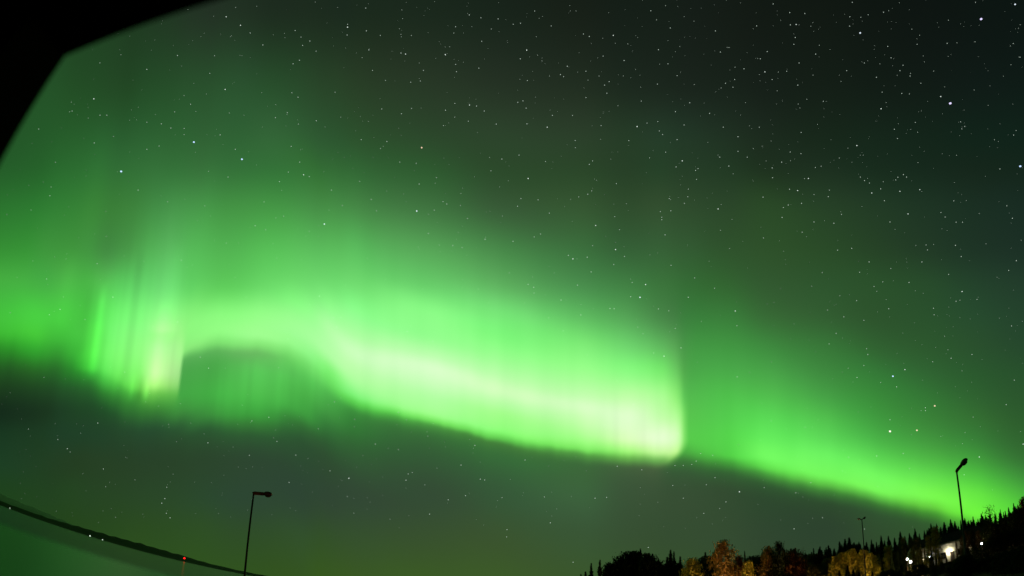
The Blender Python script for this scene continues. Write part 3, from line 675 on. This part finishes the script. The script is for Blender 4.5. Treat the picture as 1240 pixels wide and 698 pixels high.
for x, y in [(1026, 684), (1033, 689), (1040, 692), (1016, 690), (1056, 690)]:
    tree('spruce', x, y, 88, needle, 'small black spruce in front of the yellow bushes', 'small spruces before the yellow bushes', wide=1.7)
for x, y, w, lab in [(1073.8, 660, .7, 'slender yellow-green birch reaching down to the lower edge, right of the yellow bushes'), (1093, 650, .5, 'slim olive birch left of the two white floodlights'),
                     (1102.8, 653, .6, 'small round-headed olive birch above the two white floodlights'), (1110, 649.5, .5, 'slim olive birch between the round-headed one and the tallest yellow one'),
                     (1122.4, 648, .5, 'short yellow birch left of the tallest narrow one'), (1130.4, 637, .62, 'tallest narrow yellow birch just left of the lit house'), (1082, 668, .6, 'low olive birch between the yellow-green birch and the floodlights')]:
    tree('slender', x, y, 122, leaf['yellow'] if x > 1120 or x < 1080 else leaf['olive'], lab, 'slender birches by the house', wide=w * 1.5)
for x, y in [(1064, 668), (1068, 676), (1079, 664), (1086, 660), (1090, 672), (1097, 664), (1106, 662), (1114, 658), (1109, 676), (1119, 662), (1127, 660), (1117, 680), (1126, 680), (1133, 677), (1137, 686), (1088, 684), (1078, 684), (1107, 688), (1094, 690), (1121, 690), (1131, 690), (1141, 688), (1140, 671), (1137, 668), (1146, 679), (1112, 672), (1133, 668)]:
    tree('spruce', x, y, 112 + rk.uniform(-4, 6), needle_ol if rk.random() < .5 else needle, 'dim olive-dark spruce standing in front of the house', 'spruces in front of the house', wide=rk.uniform(.7, 1.0))
for x, y, w in [(1164, 648, .35), (1169, 643, .5), (1177, 641, .7), (1186, 642, .6), (1163, 662, .25), (1171, 660, .4), (1180, 655, .6), (1157.5, 655, .22)]:
    tree('round', x, y, 113 + rk.uniform(-3, 3), leaf['brown'], 'brown leafy tree right of the lit house wall, screening its far end', 'brown trees beside the house', wide=w)
for x, y, w in [(1195, 634, .8), (1203, 632, .9), (1213, 628, .9), (1223, 621, .8), (1232, 616, .8), (1243, 611, .8), (1199, 650, 1), (1210, 646, 1), (1221, 640, 1), (1233, 632, 1), (1244, 626, 1), (1202, 664, 1), (1214, 662, 1), (1227, 655, 1), (1240, 650, 1), (1196, 672, 1), (1208, 676, 1), (1220, 674, 1), (1234, 670, 1), (1192, 684, 1), (1204, 688, 1), (1218, 686, 1), (1230, 685, 1), (1244, 684, 1), (1172, 684, .8), (1182, 682, .8), (1168, 688, .5), (1198, 660, 1), (1208, 656, 1), (1225, 646, 1), (1236, 642, 1), (1190, 672, .8)]:
    tree('bush' if y > 645 else 'round', x, y, 92 + rk.uniform(-8, 14), leaf['green'], 'nearly black leafy tree in the dark mass at the right edge', 'black trees at the right edge', wide=w)
tree('round', 1238, 602, 92, leaf['rust'], 'reddish tree rising highest at the right edge of the frame', 'lit autumn trees', variant=0, wide=.45)
tree('sparse', 1196, 611, 150, leaf['olive'], 'thin see-through birch standing out of the black skyline right of the tall lamp', variant=0, wide=.9)

for x, y, D in [(1163, 688, 62), (1170, 684, 58), (1178, 681, 60), (1187, 677, 55), (1196, 674, 52), (1206, 671, 50), (1216, 668, 50), (1226, 665, 48), (1236, 661, 48), (1246, 657, 46), (1200, 684, 42), (1212, 682, 42), (1224, 680, 40), (1236, 677, 40), (1248, 673, 38), (1190, 690, 44), (1180, 692, 50),
               (1234, 692, 30), (1246, 689, 29), (1222, 694, 32), (1210, 694, 34), (1170, 695, 52), (1157, 688, 64), (1150, 688, 68), (1140, 688, 70), (1130, 690, 70), (1160, 676, 44), (1168, 672, 43), (1154, 682, 44)]:
    tree('bush', x, y, D, leaf['green'], 'low black thicket bush filling the lower right corner', 'black thicket bushes in the lower right corner', name='thicket_bush', wide=1.3, minh=1., cat='bush')
for x, y, D in [(1070, 692, 82), (1077, 690, 82), (1109, 684, 88), (1116, 683, 88), (1100, 692, 80), (1087, 692, 84), (1124, 691, 84), (1133, 691, 86), (1142, 692, 86), (1150, 692, 84)]:
    tree('bush', x, y, D, leaf['green'], 'low black bush along the lower edge in front of the floodlights', 'low black bushes along the lower edge', name='thicket_bush', wide=1.3, minh=1., cat='bush')

# ------------------------------------------------------------------ the house in the wood
HD = 136.
wallm = mat('cream_painted_boards', (.72, .70, .55), .7, ((.60, .58, .45), 1.5), (6., .2))
roofm = mat('dark_roofing_felt', (.03, .03, .032), .9, ((.05, .05, .05), 2.), (10., .4), spec=.1)
trimm = mat('dark_trim_paint', (.05, .04, .03), .6, ((.08, .06, .04), 3.))
glassm = mat('dark_window_glass', (.01, .012, .012), .08, ((.015, .015, .015), 1.), spec=.6)
pa, pb = at(1112, 672, HD), at(1192, 665, HD + 6)
zg = 7.5; dx = Vector((pb.x - pa.x, pb.y - pa.y)); Lh = dx.length; rz = math.atan2(dx.y, dx.x)
house = empty('house', (pa.x, pa.y, zg), rz)
tag(house, 'long low cream house lit by wall lamps, half hidden behind the trees on the right', 'house')
HW = 4.2; DP = 8.0
bm = bmesh.new(); box(bm, (0, 0, 0), (Lh, DP, HW))
for k in range(1, 12): box(bm, (.02, -.018, k * HW / 12 - .012), (Lh - .02, .002, k * HW / 12 + .012))
bm_obj('wall', bm, wallm, house)
bm = bmesh.new()                                           # gabled roof with overhang
o_ = .8; ridge = 2.0
pts = [(-.7, -o_, HW - .05), (-.7, DP / 2, HW + ridge), (-.7, DP + o_, HW - .05), (-.7, DP + o_, HW + .15), (-.7, DP / 2, HW + ridge + .22), (-.7, -o_, HW + .15)]
A = [bm.verts.new(q) for q in pts]; Bv = [bm.verts.new((Lh + .7, q[1], q[2])) for q in pts]
for i in range(6): bm.faces.new((A[i], A[(i + 1) % 6], Bv[(i + 1) % 6], Bv[i]))
bm.faces.new((A[0], A[1], A[4], A[5])); bm.faces.new((A[1], A[2], A[3], A[4])); bm.faces.new((Bv[5], Bv[4], Bv[1], Bv[0])); bm.faces.new((Bv[4], Bv[3], Bv[2], Bv[1]))
bmesh.ops.recalc_face_normals(bm, faces=bm.faces)
rf = bm_obj('roof', bm, roofm, house)
bm = bmesh.new(); box(bm, (-.7, -o_ - .03, HW - .16), (Lh + .7, -o_ - .002, HW + .17)); bm_obj('fascia', bm, wallm, rf)
bm = bmesh.new()
g1 = [bm.verts.new(v) for v in ((-.02, 0, HW), (-.02, DP, HW), (-.02, DP / 2, HW + ridge - .25))]; g2 = [bm.verts.new((.12, v.co.y, v.co.z)) for v in g1]
bm.faces.new(g1); bm.faces.new(g2[::-1])
for i in range(3): bm.faces.new((g1[i], g2[i], g2[(i + 1) % 3], g1[(i + 1) % 3]))
bmesh.ops.recalc_face_normals(bm, faces=bm.faces); bm_obj('gable', bm, wallm, house)
for k, wx in enumerate([Lh * .12, Lh * .36, Lh * .62, Lh * .85]):
    bm = bmesh.new()
    for lo, hi in [((wx - .7, -.06, 1.0), (wx + .7, .0, 1.08)), ((wx - .7, -.06, 2.32), (wx + .7, .0, 2.4)), ((wx - .7, -.06, 1.08), (wx - .62, 0, 2.32)), ((wx + .62, -.06, 1.08), (wx + .7, 0, 2.32)), ((wx - .03, -.055, 1.08), (wx + .03, 0, 2.32))]: box(bm, lo, hi)
    wf = bm_obj('window', bm, trimm, house)
    bm = bmesh.new(); box(bm, (wx - .62, -.03, 1.08), (wx + .62, -.021, 2.32)); bm_obj('pane', bm, glassm, wf)
bm = bmesh.new(); box(bm, (Lh * .5 - .5, -.05, 0), (Lh * .5 + .5, -.02, 2.1), .004); dr = bm_obj('door', bm, trimm, house)
bm = bmesh.new(); tube(bm, [(Lh * .5 + .38, -.05, 1.02), (Lh * .5 + .38, -.10, 1.02), (Lh * .5 + .26, -.10, 1.02)], .012, 6); bm_obj('handle', bm, roofm, dr)
bm = bmesh.new(); box(bm, (Lh * .3, DP / 2 - .3, HW + ridge - .2), (Lh * .3 + .6, DP / 2 + .3, HW + ridge + .95), .01); bm_obj('chimney', bm, trimm, rf)

def bulb(name, p, r, col, power, strength, parent=None, mat_=None):
    """a glowing bulb with the light it gives"""
    bm = bmesh.new(); bmesh.ops.create_uvsphere(bm, u_segments=12, v_segments=8, radius=r)
    o = bm_obj(name, bm, mat_ or emit('lamp_glow', col, strength, sample=False), parent, True); o.location = p
    ld = bpy.data.lights.new(name + '_light', 'POINT'); ld.energy = power; ld.color = col; ld.shadow_soft_size = r * 1.05
    lo = bpy.data.objects.new(name + '_light', ld); C.objects.link(lo); lo.parent = o
    o.visible_shadow = True
    return o

def wall_lamp(wx, wz, r, col, power, strength):
    b = bm = bmesh.new(); tube(bm, [(wx, -.02, wz + .12), (wx, -.32, wz + .16), (wx, -.36, wz + .12)], .02, 6)
    box(bm, (wx - .06, -.03, wz), (wx + .06, -.0195, wz + .24), .003)
    w = bm_obj('wall_lamp', bm, trimm, house)
    bulb('bulb', (wx, -.36, wz - .02), r, col, power, strength, w)
WARM = (1, .80, .48); COOL = (.92, .95, 1)
def hx(px):                                                 # position along the wall of a chart x
    a, _ = azel(px, 668); d2 = Vector((math.sin(a), math.cos(a)))
    # intersect ray with wall line
    den = d2.x * dx.y - d2.y * dx.x
    s = (d2.y * pa.x - d2.x * pa.y) / den if den else 0
    return s * Lh
for px, z_, r, col, pw, st in [(1117, 2.0, .10, WARM, 60, 14), (1124.5, 2.25, .10, COOL, 60, 14), (1130.5, 2.2, .09, COOL, 60, 14), (1149, 2.35, .10, (1, .93, .70), 1700, 8), (1176, 2.2, .09, WARM, 60, 10)]:
    wall_lamp(hx(px), z_, r, col, pw, st)

def floodlight(px, py, D, r, col, power, label, H=None):
    p = at(px, py, D); a = math.degrees(azel(px, py)[0]); z0 = land(D, a)
    t = empty('floodlight', (p.x, p.y, z0), -math.radians(a)); h = p.z - z0
    bm = bmesh.new(); tube(bm, [(0, .12, -.1), (0, .12, h + .1)], [.05, .035], 8); bm_obj('pole', bm, trimm, t)
    bm = bmesh.new(); box(bm, (-r * 1.5, .0, h - r * 1.3), (r * 1.5, .14, h + r * 1.3), .01); bm_obj('housing', bm, trimm, t)
    bulb('bulb', (0, -.03, h), r, col, power, 34, t)
    tag(t, label, 'floodlight', 'white lamps in the wood')
floodlight(1098.8, 677.3, 104, .14, COOL, 60, 'bright white floodlight, the higher of the touching pair low in the wood')
floodlight(1102.6, 680.6, 104, .17, COOL, 60, 'bright white floodlight, the lower of the touching pair low in the wood')
floodlight(1188.7, 658.4, 78, .085, COOL, 12, 'single small white lamp in the black trees at the right')

# ------------------------------------------------------------------ lamp posts
steel = mat('dark_painted_steel', (.05, .05, .048), .6, ((.08, .08, .075), 3.), (20., .1))
warm_armm = mat('warm_lit_arm', (.30, .14, .07), .7, ((.20, .10, .06), 6.))  # warm glow on the arms put into their brown colour
headm = mat('warm_lit_housing', (.12, .075, .055), .6, ((.09, .06, .05), 4.))  # heads browned as well, standing in for warm light from below
lens = mat('unlit_lamp_glass', (.10, .09, .08), .2, ((.13, .12, .1), 5.), spec=.5)
def lamp_post(px, py, D, label, az_head, tilt, arm=.55, hl=.62, hw=.17, rad=.075, double=False, scale=1, arad=None):
    p = at(px, py, D); a = math.degrees(azel(px, py)[0]); z0 = land(D, a) - .05; h = p.z - z0
    t = empty('lamp_post', (p.x, p.y, z0), -math.radians(a))     # local x = to the right as seen from the camera
    bm = bmesh.new(); tube(bm, [(0, 0, 0), (0, 0, h * .12), (0, 0, h * .121), (0, 0, h)], [rad * 1.6, rad * 1.55, rad, rad * .72], 12); bm_obj('pole', bm, steel, t, True)
    bm = bmesh.new(); box(bm, (-rad * 2.6, -rad * 2.6, -.05), (rad * 2.6, rad * 2.6, .04), .01); bm_obj('base_plate', bm, steel, t)
    for sgn, tl in ([(1, tilt)] if not double else [(1, tilt), (-1, tilt)]):
        ca, sa = math.cos(az_head) * sgn, math.sin(az_head)
        def q(s, zz, off=0): return Vector((ca * (s * math.cos(tl) - zz * math.sin(tl)) - sa * off, sa * (s * math.cos(tl) - zz * math.sin(tl)) + ca * off, h + s * math.sin(tl) + zz * math.cos(tl)))
        bm = bmesh.new(); tube(bm, [q(-.05 * scale, -.06 * scale), q(.05 * scale, 0), q(arm * scale, .01)], [arad or rad * .8, arad or rad * .72, arad or rad * .62], 8); bm_obj('arm', bm, warm_armm, t, True)
        bm = bmesh.new(); rings_ = []
        prof = [(0, .25), (.08, .55), (.25, .85), (.5, 1), (.75, .95), (.92, .7), (1, .3)]
        for s, w in prof:
            ring = []
            for k in range(14):
                an = 2 * PI * k / 14; cz = math.sin(an); cy_ = math.cos(an)
                ring.append(bm.verts.new(q((arm - .06 + s * hl) * scale, (cz * (.62 if cz > 0 else .38) * hw * w) * scale, cy_ * hw * w * scale)))
            rings_.append(ring)
        for r1, r2_ in zip(rings_, rings_[1:]):
            for k in range(14): bm.faces.new((r1[k], r1[(k + 1) % 14], r2_[(k + 1) % 14], r2_[k]))
        bm.faces.new(rings_[0][::-1]); bm.faces.new(rings_[-1]); bmesh.ops.recalc_face_normals(bm, faces=bm.faces)
        hd = bm_obj('lamp_head', bm, headm, t, True)
        bm = bmesh.new(); rings_ = []
        for f, dz in [(1, 0), (.8, -.05), (.4, -.085)]:
            rings_.append([bm.verts.new(q((arm - .06 + hl * .55 + math.cos(2 * PI * k / 14) * hl * .33 * f) * scale, (-.36 * hw + dz) * scale, math.sin(2 * PI * k / 14) * hw * .75 * f * scale)) for k in range(14)])
        for r1, r2_ in zip(rings_, rings_[1:]):
            for k in range(14): bm.faces.new((r1[k], r1[(k + 1) % 14], r2_[(k + 1) % 14], r2_[k]))
        bm.faces.new(rings_[-1]); bmesh.ops.recalc_face_normals(bm, faces=bm.faces)
        bm_obj('lens', bm, lens, hd, True)
    tag(t, label, 'street lamp', 'unlit street lamps')
lamp_post(307.3, 597.3, 42, 'unlit street lamp with one level arm, rising alone above the lake shore', .15, math.radians(7), arm=.70, hl=.64, hw=.33, rad=.085, arad=.12)
lamp_post(1158.3, 570.5, 46, 'tallest unlit street lamp with an upturned head, standing before the forest hill', .5, math.radians(33), arm=.62, hl=.68, hw=.37, rad=.092, arad=.13)
lamp_post(1043.6, 629.5, 84, 'thin distant two-headed street lamp in front of the yellow bushes', .25, math.radians(24), arm=.20, hl=.50, hw=.19, rad=.085, double=True)

# globe lamps on short posts that light the autumn trees, below the picture; the far left one is added to warm the street lamp
globe = emit('sodium_globe', (1, .52, .16), 10, sample=False)
for k, (px, D, el_, pw, col) in enumerate([(862, 90, .8, 30000, (1, .66, .28)), (830, 92, 1.2, 6000, (1, .66, .26)), (899, 90, .6, 12000, (1, .64, .26)), (945, 94, .8, 16000, (1, .50, .18)), (1030, 88, -.8, 30000, (1, .82, .30)), (1112, 99, -1.2, 11000, (1, .70, .25)), (1075, 96, -1.2, 18000, (1, .66, .2)), (298, 30, -1.3, 1600, (1, .45, .2)), (1247, 80, -.6, 900, (1, .4, .15))]):
    a = azel(px, 690)[0]; z0 = land(D, math.degrees(a)); zt = CAMZ + D * math.tan(math.radians(el_))
    t = empty('globe_lamp', (math.sin(a) * D, math.cos(a) * D, z0))
    h = max(.9, zt - z0)
    bm = bmesh.new(); tube(bm, [(0, 0, -.05), (0, 0, h - .14)], [.06, .04], 8); bm_obj('pole', bm, steel, t)
    bulb('globe', (0, 0, h), .16, col, pw, 8, t)
    tag(t, 'glowing orange globe lamp on a short post just below what it lights', 'lamp', 'globe lamps under the autumn trees')

# ------------------------------------------------------------------ lights on the far shore
def shore_light(px, py, D, r, col, st, label, name, zmin=1., power=0):
    p = at(px, py, D)
    z0 = max(0, land(D, math.degrees(azel(px, py)[0])))
    p.z = max(p.z, z0 + zmin)
    t = empty(name, (p.x, p.y, z0)); h = p.z - z0
    bm = bmesh.new(); tube(bm, [(0, 0, -2), (0, 0, h - r)], [.3, .2], 6); bm_obj('mast', bm, steel, t)
    bm = bmesh.new(); bmesh.ops.create_uvsphere(bm, u_segments=10, v_segments=8, radius=r); o = bm_obj('lamp', bm, emit(name + '_glow', col, st), t, True); o.location = (0, 0, h)
    if power:
        ld = bpy.data.lights.new('beacon_light', 'POINT'); ld.energy = power; ld.color = col; ld.shadow_soft_size = r * 1.2
        lo = bpy.data.objects.new('beacon_light', ld); C.objects.link(lo); lo.parent = o
    tag(t, label, 'light', 'lights on the far shore')
shore_light(223.3, 676.2, 3300, 4.6, (1, .008, .008), 4, 'bright red beacon glowing on the far shore', 'red_beacon')
shore_light(109, 649.5, 3330, 3.6, (.8, 1, .8), 1.6, 'white shore light, the left of two close together on the far shore', 'shore_light')
shore_light(124, 655, 3330, 3.2, (.8, 1, .8), 1.0, 'fainter white shore light, right of its brighter neighbour', 'shore_light')
shore_light(12, 615.5, 3330, 2.6, (.8, 1, .8), .7, 'faintest white shore light, alone at the left edge', 'shore_light')
